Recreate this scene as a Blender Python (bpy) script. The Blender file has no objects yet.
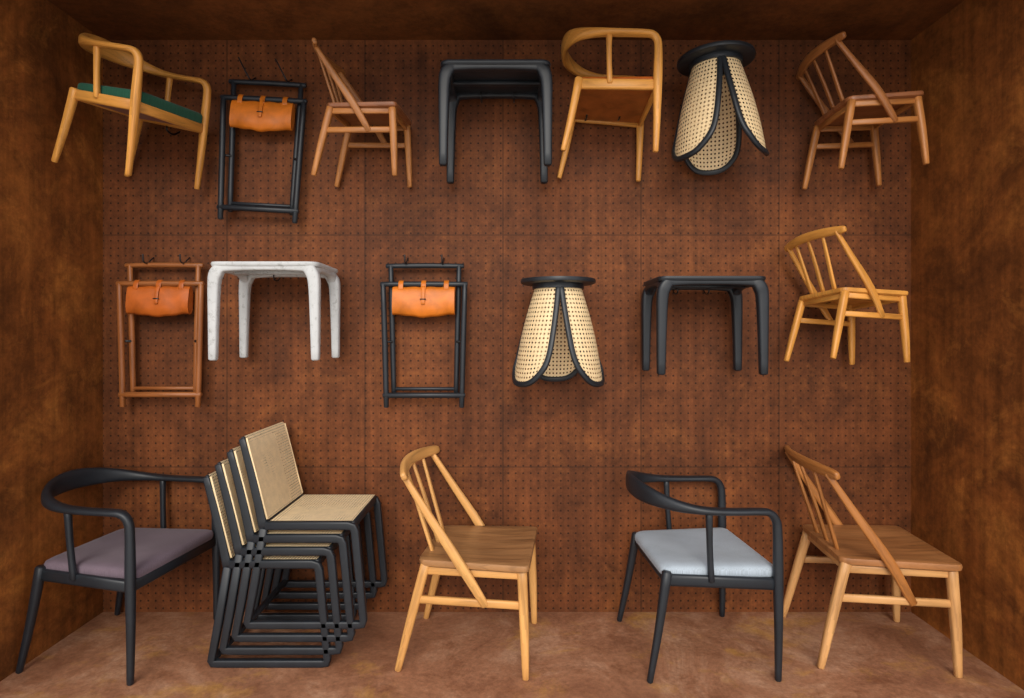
import bpy, bmesh, math, random
from mathutils import Vector, Matrix, Euler
random.seed(4)
sc=bpy.context.scene
sc.view_settings.view_transform='Standard'
sc.view_settings.look='None'
F=600.;D=3.0;H=1.385
TK=1.0
# ------------------------------------------------------------ materials
def newmat(name):
    m=bpy.data.materials.new(name);m.use_nodes=True
    nt=m.node_tree;nt.nodes.clear()
    o=nt.nodes.new('ShaderNodeOutputMaterial');b=nt.nodes.new('ShaderNodeBsdfPrincipled')
    nt.links.new(b.outputs[0],o.inputs[0])
    return m,nt,b,o
def N(nt,t,**k):
    n=nt.nodes.new(t)
    for a,v in k.items(): setattr(n,a,v)
    return n
def coords(nt,kind,scale=(1,1,1)):
    tc=N(nt,'ShaderNodeTexCoord');mp=N(nt,'ShaderNodeMapping')
    mp.inputs['Scale'].default_value=scale
    nt.links.new(tc.outputs[kind],mp.inputs[0]);return mp.outputs[0]
def noise(nt,vec,scale,detail=4,rough=.6,dist=0):
    n=N(nt,'ShaderNodeTexNoise');n.inputs['Scale'].default_value=scale;n.inputs['Detail'].default_value=detail
    n.inputs['Roughness'].default_value=rough;n.inputs['Distortion'].default_value=dist
    nt.links.new(vec,n.inputs['Vector']);return n.outputs[0]
def ramp(nt,fac,stops):
    r=N(nt,'ShaderNodeValToRGB');e=r.color_ramp.elements
    while len(e)<len(stops): e.new(.5)
    for i,(p,c) in enumerate(stops):
        e[i].position=p;e[i].color=(*c,1)
    nt.links.new(fac,r.inputs[0]);return r.outputs[0]
def mix(nt,fac,a,b,mode='MIX'):
    m=N(nt,'ShaderNodeMix',data_type='RGBA',blend_type=mode)
    for s,v in ((0,fac),(6,a),(7,b)):
        if isinstance(v,bpy.types.NodeSocket): nt.links.new(v,m.inputs[s])
        else: m.inputs[s].default_value=v if s==0 else (*v,1)
    return m.outputs[2]
def math_(nt,op,a,b=0.,c=None):
    m=N(nt,'ShaderNodeMath',operation=op)
    for i,v in enumerate((a,b,c)):
        if v is None: continue
        if isinstance(v,bpy.types.NodeSocket): nt.links.new(v,m.inputs[i])
        else: m.inputs[i].default_value=v
    return m.outputs[0]
def bump(nt,b,h,strength,dist=.002):
    n=N(nt,'ShaderNodeBump');n.inputs['Strength'].default_value=strength;n.inputs['Distance'].default_value=dist
    nt.links.new(h,n.inputs['Height']);nt.links.new(n.outputs[0],b.inputs['Normal'])
def sc_(c,k): return tuple(min(1,x*k) for x in c)
def wood(name,c,rough=.42,contrast=.35):
    m,nt,b,o=newmat(name)
    v=coords(nt,'UV',(2.2,38,1));n=noise(nt,v,1.6,5,.62,.6)
    v2=coords(nt,'UV',(1.,7,1));n2=noise(nt,v2,2.0,3,.5)
    c1=ramp(nt,n,[(.3,sc_(c,1-contrast)),(.5,c),(.75,sc_(c,1+contrast*.6))])
    c2=ramp(nt,n2,[(.35,(.78,.72,.66)),(.65,(1,1,1))])
    nt.links.new(mix(nt,1.,c1,c2,'MULTIPLY'),b.inputs['Base Color'])
    b.inputs['Roughness'].default_value=rough;b.inputs['Specular IOR Level'].default_value=.4;bump(nt,b,n,.12,.001);return m
def paint(name,c,rough=.45,var=.15,wear=None,spec=.4):
    m,nt,b,o=newmat(name);v=coords(nt,'Object')
    n=noise(nt,v,9,5,.6)
    col=ramp(nt,n,[(.35,sc_(c,1-var)),(.65,sc_(c,1+var))])
    if wear:
        n2=noise(nt,v,38,6,.75,.2);f=ramp(nt,n2,[(.54,(0,0,0)),(.66,(.9,.9,.9))])
        bw=N(nt,'ShaderNodeRGBToBW');nt.links.new(f,bw.inputs[0])
        col=mix(nt,bw.outputs[0],col,wear)
    nt.links.new(col,b.inputs['Base Color']);b.inputs['Roughness'].default_value=rough
    b.inputs['Specular IOR Level'].default_value=spec
    bump(nt,b,noise(nt,v,160,2),.08,.0005);return m
def fabric(name,c):
    m,nt,b,o=newmat(name);v=coords(nt,'UV')
    n=noise(nt,v,420,2,.6);n2=noise(nt,v,7,3)
    col=ramp(nt,n,[(.3,sc_(c,.75)),(.7,sc_(c,1.2))])
    nt.links.new(mix(nt,1.,col,ramp(nt,n2,[(.3,(.85,.85,.85)),(.7,(1,1,1))]),'MULTIPLY'),b.inputs['Base Color'])
    b.inputs['Roughness'].default_value=.9;b.inputs['Sheen Weight'].default_value=.1;b.inputs['Specular IOR Level'].default_value=.2;bump(nt,b,n,.3,.001);return m
def leather(name,c):
    m,nt,b,o=newmat(name);v=coords(nt,'Object')
    n=noise(nt,v,11,5,.6,.4)
    nt.links.new(ramp(nt,n,[(.3,sc_(c,.6)),(.6,c),(.8,sc_(c,1.2))]),b.inputs['Base Color'])
    b.inputs['Roughness'].default_value=.42;b.inputs['Specular IOR Level'].default_value=.35
    vo=N(nt,'ShaderNodeTexVoronoi');vo.inputs['Scale'].default_value=260;nt.links.new(v,vo.inputs['Vector'])
    bump(nt,b,vo.outputs[0],.15,.0006);return m
def cane(name,c,pitch=.0165,rad=.30):
    m,nt,b,o=newmat(name)
    v=coords(nt,'UV',(1/pitch,1/pitch,1));sp=N(nt,'ShaderNodeSeparateXYZ');nt.links.new(v,sp.inputs[0])
    def cell(s,off):
        f=math_(nt,'FRACT',math_(nt,'ADD',s,off));return math_(nt,'SUBTRACT',f,.5)
    fx,fy=cell(sp.outputs[0],0.),cell(sp.outputs[1],0.)
    d=math_(nt,'SQRT',math_(nt,'ADD',math_(nt,'MULTIPLY',fx,fx),math_(nt,'MULTIPLY',fy,fy)))
    hole=math_(nt,'LESS_THAN',d,rad)
    n=noise(nt,coords(nt,'UV'),30,4)
    col=ramp(nt,n,[(.3,sc_(c,.88)),(.7,sc_(c,1.08))])
    nt.links.new(col,b.inputs['Base Color'])
    b.inputs['Roughness'].default_value=.5
    tr=N(nt,'ShaderNodeBsdfTransparent');mx=N(nt,'ShaderNodeMixShader')
    nt.links.new(hole,mx.inputs[0]);nt.links.new(b.outputs[0],mx.inputs[1]);nt.links.new(tr.outputs[0],mx.inputs[2])
    nt.links.new(mx.outputs[0],o.inputs[0])
    return m
def rust(name,base,dark,light,perf=False,streak=True,orange=None,oth=(.52,.72)):
    m,nt,b,o=newmat(name);v=coords(nt,'Object')
    n=noise(nt,v,1.5,10,.70,.9);n2=noise(nt,v,34,8,.78);n4=noise(nt,v,3.2,12,.78,.5)
    n6=noise(nt,v,6.,10,.76,.3)
    col=ramp(nt,n,[(.34,dark),(.5,base),(.66,light)])
    if orange:
        f=N(nt,'ShaderNodeRGBToBW');nt.links.new(ramp(nt,n4,[(oth[0],(0,0,0)),(oth[1],(.8,.8,.8))]),f.inputs[0])
        col=mix(nt,f.outputs[0],col,orange)
    col=mix(nt,1.,col,ramp(nt,n6,[(.36,(.70,.70,.71)),(.5,(1,1,1)),(.66,(1.2,1.16,1.1))]),'MULTIPLY')
    col=mix(nt,1.,col,ramp(nt,n2,[(.3,(.66,.65,.64)),(.7,(1.3,1.25,1.17))]),'MULTIPLY')
    if streak:
        vs=coords(nt,'Object',(14,14,.45));ns=noise(nt,vs,1.5,7,.68)
        col=mix(nt,1.,col,ramp(nt,ns,[(.32,(.72,.71,.70)),(.65,(1.15,1.13,1.1))]),'MULTIPLY')
    if perf:
        sp=N(nt,'ShaderNodeSeparateXYZ');nt.links.new(v,sp.inputs[0])
        P=.0375
        def c(s): return math_(nt,'SUBTRACT',math_(nt,'FRACT',math_(nt,'DIVIDE',s,P)),.5)
        fx,fz=c(sp.outputs[0]),c(sp.outputs[2])
        d=math_(nt,'SQRT',math_(nt,'ADD',math_(nt,'MULTIPLY',fx,fx),math_(nt,'MULTIPLY',fz,fz)))
        hole=math_(nt,'LESS_THAN',d,.125)
        def seam(s,per,off,w):
            f=math_(nt,'FRACT',math_(nt,'DIVIDE',math_(nt,'ADD',s,off),per))
            return math_(nt,'LESS_THAN',math_(nt,'ABSOLUTE',math_(nt,'SUBTRACT',f,.5)),w)
        s1=seam(sp.outputs[0],.69,.345+.735+.69*4,.005);s2=seam(sp.outputs[2],1.16,.58-.725+1.16,.0025)
        sm=math_(nt,'MAXIMUM',s1,s2)
        col=mix(nt,math_(nt,'MULTIPLY',sm,.5),col,(.02,.01,.005))
        col=mix(nt,math_(nt,'MULTIPLY',hole,.85),col,(.012,.006,.004))
    nt.links.new(col,b.inputs['Base Color']);b.inputs['Roughness'].default_value=.6
    b.inputs['Specular IOR Level'].default_value=.15
    bump(nt,b,n2,.35,.003);return m
def floormat():
    m,nt,b,o=newmat('floor_rusty_steel');v=coords(nt,'Object')
    n=noise(nt,v,2.2,12,.76,.8);n2=noise(nt,v,46,8,.78);n3=noise(nt,coords(nt,'Object',(1,1.4,1)),2.3,10,.74,.4)
    n5=noise(nt,v,5.,12,.76,.3)
    col=ramp(nt,n,[(.34,(.23,.095,.050)),(.5,(.36,.165,.088)),(.64,(.50,.28,.17))])
    g=N(nt,'ShaderNodeRGBToBW');nt.links.new(ramp(nt,n5,[(.50,(0,0,0)),(.64,(.65,.65,.65))]),g.inputs[0])
    col=mix(nt,g.outputs[0],col,(.20,.075,.034))
    f=N(nt,'ShaderNodeRGBToBW');nt.links.new(ramp(nt,n3,[(.54,(0,0,0)),(.67,(.6,.6,.6))]),f.inputs[0])
    col=mix(nt,f.outputs[0],col,(.56,.29,.055))
    col=mix(nt,1.,col,ramp(nt,n2,[(.3,(.68,.68,.68)),(.7,(1.22,1.22,1.22))]),'MULTIPLY')
    nt.links.new(col,b.inputs['Base Color']);b.inputs['Roughness'].default_value=.5;b.inputs['Specular IOR Level'].default_value=.25
    bump(nt,b,n2,.3,.002);return m
M={}
M['back']=rust('perforated_corten',(.132,.043,.0150),(.088,.030,.012),(.180,.060,.020),perf=True,orange=(.235,.083,.024),oth=(.52,.74))
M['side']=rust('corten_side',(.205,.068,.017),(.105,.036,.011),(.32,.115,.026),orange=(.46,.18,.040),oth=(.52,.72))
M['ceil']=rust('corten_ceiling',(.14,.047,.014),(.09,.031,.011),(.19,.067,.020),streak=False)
M['floor']=floormat()
M['black']=paint('black_painted_wood',(.0125,.0155,.020),.42)
M['white']=paint('weathered_white_paint',(.50,.51,.51),.55,.07,(.30,.30,.29))
M['honey']=wood('honey_wood',(.66,.30,.060))
M['oakgold']=wood('golden_oak',(.69,.36,.115))
M['oakseat']=wood('oak_seat',(.35,.175,.070),.35,.5)
M['cherry']=wood('cherry_wood',(.44,.175,.045))
M['cherryseat']=wood('cherry_seat',(.38,.165,.058),.33,.45)
M['palewood']=wood('pale_oak',(.63,.34,.13))
M['walnut']=wood('walnut_wood',(.37,.145,.040))
M['walnutseat']=wood('walnut_seat',(.28,.100,.036),.35)
M['redbrown']=wood('red_brown_wood',(.35,.13,.036))
M['brownfold']=wood('brown_wood',(.31,.105,.028))
M['cane']=cane('woven_cane',(.80,.60,.34),.0195,.24)
M['canefine']=cane('fine_woven_cane',(.86,.68,.42),.0125,.22)
M['caneedge']=paint('cane_edge_strip',(.74,.56,.32),.5)
M['purple']=fabric('mauve_fabric',(.165,.122,.152))
M['bluegrey']=fabric('blue_grey_fabric',(.39,.45,.51))
M['green']=fabric('green_fabric',(.015,.085,.050))
M['underside']=fabric('seat_underside',(.26,.070,.022))
M['tan']=leather('cognac_leather_underside',(.34,.098,.019))
M['leather']=leather('orange_leather',(.62,.165,.012))
M['leatherbrown']=leather('brown_leather',(.46,.105,.013))
M['metal']=paint('black_metal',(.012,.012,.013),.35)
M['disc']=paint('black_top',(.013,.016,.020),.4)
M['ground']=paint('outdoor_paving',(.48,.45,.40),.9)
# ------------------------------------------------------------ mesh helpers
def mkobj(name,verts,faces,uvs,mat,parent=None,smooth=True,autosm=None):
    me=bpy.data.meshes.new(name);me.from_pydata([tuple(v) for v in verts],[],faces);me.update()
    uv=me.uv_layers.new(name='UVMap')
    if uvs is not None:
        k=0
        for f in faces:
            for j in range(len(f)):
                uv.data[k].uv=uvs[k] if len(uvs)>k else (0,0);k+=1
    me.materials.append(mat)
    if smooth:
        for p in me.polygons:p.use_smooth=True
    ob=bpy.data.objects.new(name,me);sc.collection.objects.link(ob)
    if autosm:
        try: me.set_sharp_from_angle(angle=math.radians(autosm))
        except Exception: pass
    if parent: ob.parent=parent
    return ob
def crom(P,k,t):
    p0=P[max(k-1,0)];p1=P[k];p2=P[k+1];p3=P[min(k+2,len(P)-1)]
    if k==0:p0=[2*a-b for a,b in zip(p1,p2)]
    if k+2>len(P)-1:p3=[2*b-a for a,b in zip(p1,p2)]
    return [.5*((2*b)+(-a+c)*t+(2*a-5*b+4*c-d)*t*t+(-a+3*b-3*c+d)*t**3) for a,b,c,d in zip(p0,p1,p2,p3)]
def sweep(name,pts,mat,parent,ref=(0,0,1),sub=1,n=14,power=2.6,cap=True):
    P=[list(p) if len(p)>=8 else list(p)+list(ref) for p in pts]
    R=[]
    for k in range(len(P)-1):
        for s in range(sub): R.append(crom(P,k,s/sub) if sub>1 else P[k])
    R.append(P[-1])
    verts=[];L=0;rings=[]
    for i,p in enumerate(R):
        c=Vector(p[:3])
        a=Vector(R[max(i-1,0)][:3]);b=Vector(R[min(i+1,len(R)-1)][:3])
        t=(b-a).normalized()
        if i>0 and i<len(R)-1:
            t1=(c-a).normalized();t2=(b-c).normalized();t=(t1+t2).normalized()
        r=Vector(p[5:8]);n1=(r-t*r.dot(t)).normalized();n2=t.cross(n1)
        if i>0:L+=(c-a).length
        rings.append((c,t,n1,n2,p[3]*TK,p[4]*TK,L))
    full=[]
    c,t,n1,n2,a,b,l=rings[0];e=min(a,b)*.35
    full.append((c,t,n1,n2,a*.72,b*.72,l));full.append((c+t*e,t,n1,n2,a,b,l+e))
    full+=rings[1:-1]
    c,t,n1,n2,a,b,l=rings[-1];e=min(a,b)*.35
    full.append((c-t*e,t,n1,n2,a,b,l-e));full.append((c,t,n1,n2,a*.72,b*.72,l))
    per=[]
    for c,t,n1,n2,a,b,l in full:
        for j in range(n):
            th=2*math.pi*(j+.5)/n;cx,sx=math.cos(th),math.sin(th)
            e=2/power
            verts.append(c+n1*(a*math.copysign(abs(cx)**e,cx))+n2*(b*math.copysign(abs(sx)**e,sx)))
        per.append((l,2*math.pi*math.sqrt((a*a+b*b)/2)))
    faces=[];uvs=[];off=random.random()*7
    for i in range(len(full)-1):
        for j in range(n):
            k=(j+1)%n
            faces.append((i*n+j,(i+1)*n+j,(i+1)*n+k,i*n+k))
            u0,u1=per[i][0]+off,per[i+1][0]+off;v0,v1=j/n*per[i][1],(j+1)/n*per[i][1]
            uvs+=[(u0,v0),(u1,v0),(u1,v1),(u0,v1)]
    faces.append(tuple(range(n)));uvs+=[(off,.01*j) for j in range(n)]
    m=(len(full)-1)*n;faces.append(tuple(m+j for j in reversed(range(n))));uvs+=[(off,.01*j) for j in range(n)]
    ob=mkobj(name,verts,faces,uvs,mat,parent)
    bm=bmesh.new();bm.from_mesh(ob.data);bmesh.ops.recalc_face_normals(bm,faces=bm.faces);bm.to_mesh(ob.data);bm.free()
    try: ob.data.set_sharp_from_angle(angle=math.radians(50))
    except Exception: pass
    return ob
def bar(name,p,q,a,b,mat,parent,ref=(0,0,1),power=4,n=12):
    return sweep(name,[(*p,a,b),(*q,a,b)],mat,parent,ref,1,n,power)
def rounded(corners,r,seg=6):
    out=[];n=len(corners)
    for i in range(n):
        p=Vector(corners[i]);a=Vector(corners[i-1]);b=Vector(corners[(i+1)%n])
        rr=r[i] if isinstance(r,(list,tuple)) else r
        da=(a-p).normalized();db=(b-p).normalized()
        s=p+da*rr;e=p+db*rr
        for k in range(seg+1):
            t=k/seg;out.append((s*(1-t)*(1-t)+p*2*t*(1-t)+e*t*t))
    return out
def slab(name,outline,prof,mat,parent,uvrot=False):
    cx=sum(p[0] for p in outline)/len(outline);cy=sum(p[1] for p in outline)/len(outline)
    n=len(outline);verts=[];V2=[]
    for s,z in prof:
        for p in outline:
            x=cx+(p[0]-cx)*s;y=cy+(p[1]-cy)*s
            verts.append((x,y,z));V2.append((x,y) if not uvrot else (y,x))
    faces=[];uvs=[];off=random.random()*5
    def add(f):
        faces.append(f)
        for i in f: uvs.append((V2[i][0]+off,V2[i][1]+off*.3))
    for i in range(len(prof)-1):
        for j in range(n):
            k=(j+1)%n;add((i*n+j,i*n+k,(i+1)*n+k,(i+1)*n+j))
    add(tuple(reversed(range(n))));m=(len(prof)-1)*n;add(tuple(m+j for j in range(n)))
    return mkobj(name,verts,faces,uvs,mat,parent,True,40)
def empty(name):
    e=bpy.data.objects.new(name,None);e.empty_display_size=.1;sc.collection.objects.link(e);return e
def place(e,yaw,p,r,t,s):
    Rm=Matrix.Rotation(math.radians(yaw),4,'Z')@Matrix.Rotation(math.radians(p),4,'X')@Matrix.Rotation(math.radians(r),4,'Y')
    e.matrix_world=Matrix.Translation(t)@Rm@Matrix.Scale(s,4)
    return Matrix.Translation(t)@Rm@Matrix.Scale(s,4)
# ------------------------------------------------------------ room
def boxm(name,lo,hi,mat):
    x0,y0,z0=lo;x1,y1,z1=hi
    v=[(x0,y0,z0),(x1,y0,z0),(x1,y1,z0),(x0,y1,z0),(x0,y0,z1),(x1,y0,z1),(x1,y1,z1),(x0,y1,z1)]
    f=[(0,3,2,1),(4,5,6,7),(0,1,5,4),(1,2,6,5),(2,3,7,6),(3,0,4,7)]
    return mkobj(name,v,f,None,mat,None,False)
XL,XR,ZC,YF=-2.045,1.995,2.86,-1.2
boxm('wall_back',(XL-.05,0,-.05),(XR+.05,.05,ZC+.05),M['back'])
boxm('wall_left',(XL-.05,YF,-.05),(XL,0,ZC+.05),M['side'])
boxm('wall_right',(XR,YF,-.05),(XR+.05,0,ZC+.05),M['side'])
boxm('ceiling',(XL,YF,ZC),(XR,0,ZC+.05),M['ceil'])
boxm('floor',(XL,YF,-.05),(XR,0,0),M['floor'])
boxm('ground',(-14,-16,-.12),(14,YF+1.6,-.06),M['ground'])
# ------------------------------------------------------------ armchair
def armchair(mw,mcush,under,thick=0.):
    e=empty('armchair')
    o=(0,-1,0)
    P=[(.25,-.28,0,.0125,.0125,*o),(.252,-.28,.2,.0155,.016,*o),(.25,-.28,.42,.018,.02,*o),(.248,-.28,.60,.0165,.018,*o),
       (.240,-.28,.655,.017,.017,*o),(.212,-.28,.684,.021,.015,*o),(.16,-.281,.690,.025,.0135,*o),(.06,-.281,.691,.026,.0135,*o),(-.05,-.274,.695,.025,.0155,-.15,-1,0),
       (-.14,-.248,.705,.022,.022,-.4,-1,0),(-.215,-.195,.720,.018,.031,-1,-1,0),(-.265,-.11,.733,.0145,.041,-1,-.4,0)]
    mid=(-.283,0,.740,.0135,.045,-1,0,0)
    Q=[(p[0],-p[1],*p[2:5],p[5],-p[6],p[7]) for p in reversed(P)]
    sweep('bent_arm_and_front_legs',P+[mid]+Q,mw,e,sub=5,n=16,power=2.5)
    for s,nm in ((-1,'near'),(1,'far')):
        sweep('rear_leg_'+nm,[(-.275,s*.262,0,.012,.012),(-.235,s*.25,.2,.016,.016),(-.195,s*.238,.44,.02,.02)],mw,e,ref=(0,1,0),sub=4)
        sweep('arm_post_'+nm,[(-.02,s*.262,.40,.013,.013),(-.03,s*.27,.55,.012,.012),(-.035,s*.276,.693,.014,.014)],mw,e,ref=(0,1,0),sub=4)
        bar('side_rail_'+nm,(.25,s*.276,.392),(-.2,s*.238,.405),.024,.011,mw,e)
    bar('front_rail',(.248,-.27,.392),(.248,.27,.392),.024,.011,mw,e)
    bar('rear_rail',(-.197,-.23,.405),(-.197,.23,.405),.022,.011,mw,e)
    ol=rounded([(.262,-.262),(.262,.262),(-.215,.232),(-.215,-.232)],[.035,.035,.05,.05])
    pr=[(.9,.412),(.985,.414),(1,.424),(1,.438),(.985,.449),(.94,.456),(.8,.460),(.4,.457),(.05,.455)]
    slab('seat_cushion',ol,[(s,z+(thick if z>.43 else 0)) for s,z in pr],mcush,e)
    ol2=rounded([(.24,-.26),(.24,.26),(-.19,.228),(-.19,-.228)],.02)
    slab('seat_underboard',ol2,[(.1,.385),(1,.385),(1,.413),(.1,.413)],under,e)
    return e
# ------------------------------------------------------------ spindle back chair
def spindle(mlegs,mback,mseat):
    e=empty('spindle_back_chair')
    ol=rounded([(.268,-.252),(.268,.252),(-.185,.222),(-.185,-.222)],[.03,.03,.04,.04])
    slab('seat',ol,[(.05,.415),(.93,.415),(.99,.425),(1,.438),(.99,.448),(.95,.451),(.8,.447),(.45,.441),(.03,.44)],mseat,e)
    for s,nm in ((-1,'near'),(1,'far')):
        sweep('front_leg_'+nm,[(.252,s*.232,0,.0135,.0135),(.246,s*.226,.2,.0185,.0185),(.236,s*.215,.43,.020,.020)],mlegs,e,ref=(0,1,0),sub=4,power=3)
        sweep('rear_leg_'+nm,[(-.265,s*.225,0,.0135,.0135),(-.215,s*.213,.2,.0185,.0185),(-.155,s*.2,.43,.020,.020)],mlegs,e,ref=(0,1,0),sub=4,power=3)
        bar('side_stretcher_'+nm,(-.192,s*.21,.285),(.243,s*.222,.285),.0155,.010,mlegs,e)
        bar('seat_rail_'+nm,(-.16,s*.203,.402),(.236,s*.215,.402),.017,.009,mlegs,e)
        sweep('back_stile_'+nm,[(.092,s*.222,.275,.0105,.016),(-.01,s*.243,.45,.0120,.0205),(-.13,s*.24,.625,.011,.0170),(-.243,s*.232,.795,.010,.012)],mback,e,ref=(0,1,0),sub=4,power=3)
    bar('front_rail',(.232,-.21,.402),(.232,.21,.402),.017,.009,mlegs,e)
    bar('rear_rail',(-.155,-.2,.402),(-.155,.2,.402),.017,.009,mlegs,e)
    for i,y in enumerate((-.105,0,.105)):
        sweep('spindle_%d'%(i+1),[(-.150,y,.44,.008,.014),(-.205,y*1.12,.62,.0075,.0125),(-.268+abs(y)*.08,y*1.25,.80,.006,.009)],mback,e,ref=(1,0,.3),sub=3,power=3)
    sweep('crest_rail',[(-.222,-.29,.795,.011,.015),(-.232,-.25,.797,.013,.022),(-.262,-.13,.803,.0135,.0250),(-.274,0,.806,.0135,.0255),(-.262,.13,.803,.0135,.0250),(-.232,.25,.797,.013,.022),(-.222,.29,.795,.011,.015)],mback,e,ref=(-1,0,-.35),sub=5,power=3)
    return e
# ------------------------------------------------------------ sled cane chair
def canechair():
    e=empty('cane_dining_chair');mb=M['black']
    W=.205
    for s,nm in ((-1,'near'),(1,'far')):
        y=s*W
        sweep('side_frame_'+nm,[(-.175,y,.42,.0135,.017),(-.215,y,.18,.0135,.017),(-.243,y,.03,.0135,.016),(-.236,y,.016,.0135,.016),(-.215,y,.016,.0135,.016),
            (.215,y,.016,.0135,.016),(.236,y,.018,.0135,.016),(.240,y,.037,.0135,.016),(.205,y,.405,.0135,.017),(.197,y,.425,.0135,.017),(.175,y,.430,.0135,.018),(-.17,y,.430,.0135,.018)],mb,e,ref=(0,1,0),power=5,n=16)
        sweep('back_post_'+nm,[(-.176,y,.42,.013,.019),(-.197,y,.52,.012,.018),(-.230,y,.66,.0115,.0165),(-.266,y,.793,.010,.014)],mb,e,ref=(0,1,0),sub=3,power=5)
    bar('front_rail',(.19,-W,.430),(.19,W,.430),.018,.015,mb,e)
    bar('rear_rail',(-.17,-W,.430),(-.17,W,.430),.018,.015,mb,e)
    bar('back_top_rail',(-.264,-W,.786),(-.264,W,.786),.013,.009,mb,e)
    bar('rear_floor_bar',(-.238,-W,.03),(-.238,W,.03),.012,.012,mb,e)
    def sheet(name,prof,w,mat,k=10):
        verts=[];faces=[];uvs=[];L=[0]
        for i in range(1,len(prof)):L.append(L[-1]+math.dist(prof[i],prof[i-1]))
        for i,(x,z) in enumerate(prof):
            for j in range(k+1):
                verts.append((x,-w+2*w*j/k,z))
        for i in range(len(prof)-1):
            for j in range(k):
                a=i*(k+1)+j;faces.append((a,a+1,a+k+2,a+k+1))
                uvs+=[(L[i],j*2*w/k),(L[i],(j+1)*2*w/k),(L[i+1],(j+1)*2*w/k),(L[i+1],j*2*w/k)]
        return mkobj(name,verts,faces,uvs,mat,e)
    sheet('seat_cane',[(.195,.4492),(.1,.4492),(-.05,.4492),(-.15,.4492)],.205,M['canefine'])
    sheet('back_cane',[(-.158,.455),(-.172,.50),(-.188,.57),(-.207,.65),(-.225,.72),(-.244,.79),(-.256,.803)],.208,M['canefine'])
    for s in (-1,1):
        bar('back_edge_strip_%d'%(s+2),(-.160,s*.209,.457),(-.246,s*.209,.795),.002,.004,M['caneedge'],e,ref=(0,1,0))
    return e
# ------------------------------------------------------------ low stool
def stool(mat,h=.43,topmat=None):
    e=empty('stool');topmat=topmat or mat
    zt=h-.022
    for s,nm in ((-1,'front'),(1,'back')):
        y=s*.15
        P=[(-.224,y,0,.0175,.0175),(-.222,y,h*.45,.020,.021),(-.219,y,h*.78,.0225,.025),(-.210,y,zt-.028,.024,.028),(-.190,y,zt-.005,.022,.024),(-.155,y,zt,.019,.0185),(0,y,zt+.002,.018,.0165)]
        Q=[(-p[0],*p[1:]) for p in reversed(P[:-1])]
        sweep('arch_frame_'+nm,P+Q,mat,e,ref=(0,1,0),sub=4,n=18,power=4)
    for s in (-1,1):
        P=[(s*.21,-.15,zt-.04,.02,.02),(s*.212,-.12,zt-.012,.02,.018),(s*.212,-.06,zt,.02,.016),(s*.212,.06,zt,.02,.016),(s*.212,.12,zt-.012,.02,.018),(s*.21,.15,zt-.04,.02,.02)]
        sweep('side_rail_%d'%(s+2),P,mat,e,ref=(1,0,0),sub=3,n=14,power=4)
    ol=rounded([(.238,-.175),(.238,.175),(-.238,.175),(-.238,-.175)],.045,8)
    slab('top',ol,[(.1,h-.022),(.95,h-.022),(.985,h-.018),(1,h-.01),(1,h-.005),(.99,h),(.95,h+.001),(.05,h-.002)],topmat,e)
    bar('under_rail',(-.2,0,h-.03),(.2,0,h-.03),.01,.015,mat,e)
    return e
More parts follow.
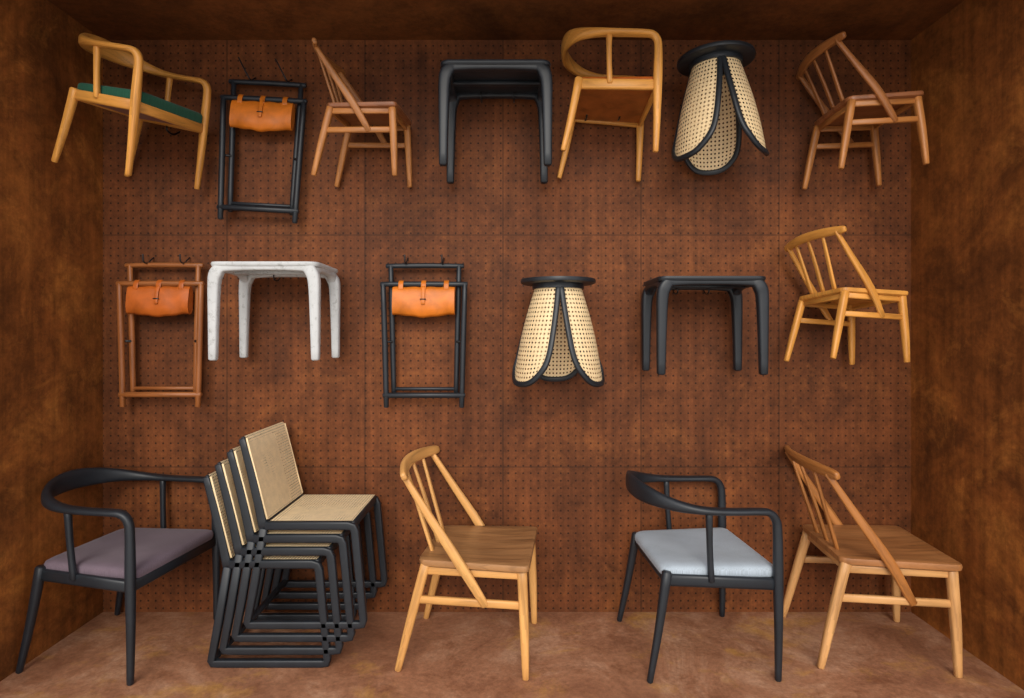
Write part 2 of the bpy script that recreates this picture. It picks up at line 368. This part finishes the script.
# ------------------------------------------------------------ folding stool
def folding(mw,ml):
    e=empty('folding_stool')
    for s,nm in ((-1,'left'),(1,'right')):
        sweep('outer_post_'+nm,[(s*.183,-.022,0,.0125,.0125),(s*.190,-.022,.3,.014,.014),(s*.199,-.022,.605,.0125,.0125)],mw,e,ref=(0,1,0),sub=3,power=2.2)
        sweep('inner_post_'+nm,[(s*.153,.012,.045,.012,.012),(s*.160,.012,.35,.0135,.0135),(s*.168,.012,.70,.012,.012)],mw,e,ref=(0,1,0),sub=3,power=2.2)
        sweep('pivot_%s'%nm,[(s*.155,.0,.32,.006,.006),(s*.2,-.012,.32,.006,.006)],M['metal'],e,power=2)
    sweep('upper_bar',[(-.192,.012,.692,.0115,.0115),(0,.012,.694,.013,.013),(.192,.012,.692,.0115,.0115)],mw,e,sub=4,power=2.2)
    sweep('seat_bar',[(-.212,-.022,.600,.012,.012),(0,-.022,.600,.014,.014),(.212,-.022,.600,.012,.012)],mw,e,sub=4,power=2.2)
    sweep('foot_bar',[(-.2,-.022,.060,.0135,.0135),(.2,-.022,.060,.0135,.0135)],mw,e,power=2.2)
    sweep('rear_foot_bar',[(-.158,.012,.088,.009,.009),(.158,.012,.088,.009,.009)],mw,e,power=2.2)
    prof=[(-.034,.584),(-.042,.572),(-.047,.55),(-.052,.52),(-.054,.48),(-.048,.452),(-.034,.440),(-.018,.446),(-.006,.47),(-.004,.52),(-.006,.56),(-.012,.582),(-.022,.588)]
    nx=18;n=len(prof);verts=[];faces=[];uvs=[]
    for i in range(nx+1):
        t=i/nx;x=-.150+.300*t;b=math.sin(math.pi*t)
        for j,(y,z) in enumerate(prof):
            low=max(0,(.585-z)/.15)
            yy=y-(.004*b*low if y<-.03 else 0)+.0025*math.sin(t*17+z*40)*low
            zz=z+.010*low*(1-b)+.003*math.sin(t*9)*low+.002*math.sin(t*23)
            verts.append((x,yy,zz))
    for i in range(nx):
        for j in range(n):
            k=(j+1)%n;faces.append((i*n+j,i*n+k,(i+1)*n+k,(i+1)*n+j));uvs+=[(i/nx,j/n)]*4
    faces.append(tuple(range(n)));faces.append(tuple(reversed([nx*n+j for j in range(n)])));uvs+=[(0,0)]*(2*n)
    ob=mkobj('leather_sling',verts,faces,uvs,ml,e,True,60)
    bm=bmesh.new();bm.from_mesh(ob.data);bmesh.ops.recalc_face_normals(bm,faces=bm.faces);bm.to_mesh(ob.data);bm.free()
    for x in (-.11,.0,.11):
        sweep('sling_loop',[(x,-.012,.575,.012,.002),(x,-.009,.60,.012,.002),(x,-.022,.6165,.012,.002),(x,-.0375,.60,.012,.002),(x,-.042,.57,.012,.002)],ml,e,ref=(1,0,0),sub=3,power=4)
    sweep('strap',[(.0,-.040,.59,.009,.0025),(.0,-.052,.560,.009,.0025),(.0,-.058,.53,.009,.0025),(.0,-.061,.50,.009,.0025)],ml,e,ref=(1,0,0),sub=3,power=4)
    sweep('strap_buckle',[(-.014,-.061,.525,.003,.003),(.014,-.061,.525,.003,.003)],M['metal'],e,power=2)
    return e
# ------------------------------------------------------------ cane petal stool
def petalstool():
    e=empty('cane_petal_stool')
    c=[(.172*math.cos(2*math.pi*i/48),.172*math.sin(2*math.pi*i/48)) for i in range(48)]
    slab('round_top',c,[(.1,.462),(.93,.462),(.99,.467),(1,.475),(.985,.484),(.9,.485),(.05,.483)],M['disc'],e)
    c2=[(.118*math.cos(2*math.pi*i/40),.118*math.sin(2*math.pi*i/40)) for i in range(40)]
    slab('top_collar',c2,[(.5,.44),(1,.44),(1,.463),(.5,.463)],M['disc'],e)
    for k in range(3):
        ca=math.radians(90+120*k)
        nu,nv=16,20;verts=[];faces=[];uvs=[]
        def pt(u,v,off=0):
            half=math.radians(57-18*v)
            r=.104+.098*v**1.1+.016*math.sin(math.pi*v)+off
            z=.445-.445*v
            lift=.0
            if v>.6:
                q=(v-.6)/.4
                half*=1-.10*q*q
                lift=.060*(abs(u)**3)*q*q
            a=ca+half*u
            return Vector((r*math.cos(a),r*math.sin(a),z+lift+.012))
        for j in range(nv+1):
            for i in range(nu+1):
                verts.append(pt(-1+2*i/nu,j/nv))
        for j in range(nv):
            for i in range(nu):
                a=j*(nu+1)+i;faces.append((a,a+nu+1,a+nu+2,a+1))
                for (ii,jj) in ((i,j),(i,j+1),(i+1,j+1),(i+1,j)):
                    uvs.append(((-1+2*ii/nu)*.148,jj/nv*.45))
        mkobj('cane_petal_%d'%(k+1),verts,faces,uvs,M['cane'],e)
        path=[]
        for j in range(0,nv+1): path.append((pt(-1,j/nv)))
        for i in range(1,nu): path.append(pt(-1+2*i/nu,1))
        for j in range(nv,-1,-1): path.append(pt(1,j/nv))
        for _ in range(3):
            path=[path[0]]+[(path[i-1]+path[i]*2+path[i+1])/4 for i in range(1,len(path)-1)]+[path[-1]]
        P=[]
        for q in path:
            rad=Vector((q.x,q.y,0)).normalized()
            P.append((q.x,q.y,q.z,.0095,.0125,rad.x,rad.y,.2))
        sweep('petal_rim_%d'%(k+1),P,M['disc'],e,n=10,power=3)
    return e
# ------------------------------------------------------------ hooks (world coords, parented to what they hold)
def hook(par,mw,x,z,reach,up=.03,lean=0.):
    ob=sweep('hanging_hook',[(x,-.003,z+.03,.0035,.0035),(x,-.03,z+.012,.0035,.0035),(x,-reach*.6,z-.004,.0035,.0035),(x,-reach,z,.0035,.0035),(x+lean,-reach-.006,z+up,.0035,.0035)],M['metal'],None,ref=(1,0,0),sub=4,n=8,power=2)
    ob.data.transform(mw.inverted());ob.parent=par
# ------------------------------------------------------------ placements
a=armchair(M['black'],M['purple'],M['metal']);place(a,-7.4,0,0,(-1.720,-.319,0),.984)
a=armchair(M['black'],M['bluegrey'],M['metal']);place(a,3.3,0,0,(.804,-.336,0),.985)
TK=1.28
a=armchair(M['honey'],M['green'],M['underside'],.025);m=place(a,-10.9,5.6,11.7,(-1.750,-.249,2.111),.735)
hook(a,m,-1.66,2.37,.11,.02)
a=armchair(M['honey'],M['leatherbrown'],M['tan']);m=place(a,-2,-2.5,2.2,(.430,-.24,2.159),.745)
hook(a,m,.36,2.44,.11,.02);hook(a,m,.52,2.44,.11,.02)
TK=1.0
a=spindle(M['oakgold'],M['oakgold'],M['oakseat']);place(a,-6.3,0,0,(-.176,-.324,0),1.026)
a=spindle(M['palewood'],M['cherry'],M['cherryseat']);place(a,-6.3,0,0,(1.576,-.307,0),1.024)
TK=1.15
a=spindle(M['honey'],M['honey'],M['honey']);m=place(a,10.7,-4.5,3.1,(1.518,-.26,1.262),.698)
hook(a,m,1.52,1.545,.14,.02)
a=spindle(M['cherry'],M['redbrown'],M['walnutseat']);m=place(a,.5,-1.9,-2.9,(1.62,-.226,2.112),.718)
hook(a,m,1.62,2.395,.10,.02)
a=spindle(M['cherry'],M['walnut'],M['walnutseat']);m=place(a,-2,5.1,.8,(-.688,-.19,2.102),.704)
hook(a,m,-.68,2.39,.07,.02)
TK=1.0
for k in range(4):
    a=canechair();place(a,0,0,0,(-1.01+.050*k,-.29,.0535*k),1)
a=stool(M['black'],.445);m=place(a,0,0,0,(-.072,-.225,2.125),1.02)
hook(a,m,-.15,2.53,.10);hook(a,m,.01,2.53,.10)
a=stool(M['white']);m=place(a,0,0,0,(-1.083,-.225,1.274),1)
hook(a,m,-1.15,1.655,.10);hook(a,m,-.98,1.655,.10)
a=stool(M['black']);m=place(a,0,0,0,(.876,-.225,1.211),1)
hook(a,m,.80,1.59,.10);hook(a,m,.95,1.59,.10)
a=folding(M['brownfold'],M['leatherbrown']);m=place(a,0,0,0,(-1.71,-.06,1.035),1)
hook(a,m,-1.79,1.742,.085,.035);hook(a,m,-1.61,1.742,.085,.035)
a=folding(M['black'],M['leather']);m=place(a,0,0,0,(-.428,-.06,1.032),1)
hook(a,m,-.52,1.740,.085,.035);hook(a,m,-.34,1.740,.085,.035)
a=folding(M['black'],M['leather']);m=place(a,0,0,3,(-1.238,-.06,1.938),.99)
hook(a,m,-1.28,2.640,.09,.09,-.045);hook(a,m,-1.10,2.632,.09,.09,-.045)
a=petalstool();place(a,0,0,0,(.211,-.25,1.155),1)
a=petalstool();place(a,-6,0,-2,(.950,-.25,2.17),1.0)
# ------------------------------------------------------------ light
w=bpy.data.worlds.new('overcast');sc.world=w;w.use_nodes=True
nt=w.node_tree;bg=nt.nodes['Background']
bg.inputs[0].default_value=(.99,.975,1.,1);bg.inputs[1].default_value=1.45
l=bpy.data.lights.new('soft_sun','SUN');l.energy=2.2;l.angle=math.radians(32);l.color=(1,.94,.84)
lo=bpy.data.objects.new('soft_sun',l);sc.collection.objects.link(lo)
d=Vector((.05,1,-.5));lo.rotation_euler=d.to_track_quat('-Z','Y').to_euler();lo.location=(0,-6,5)
# ------------------------------------------------------------ camera
c=bpy.data.cameras.new('camera');co=bpy.data.objects.new('camera',c);sc.collection.objects.link(co)
co.location=(0,-D,H);co.rotation_euler=(math.radians(90),0,0)
c.sensor_width=36;c.lens=36*F/1024;c.shift_y=-14/1024;c.clip_start=.05
sc.camera=co
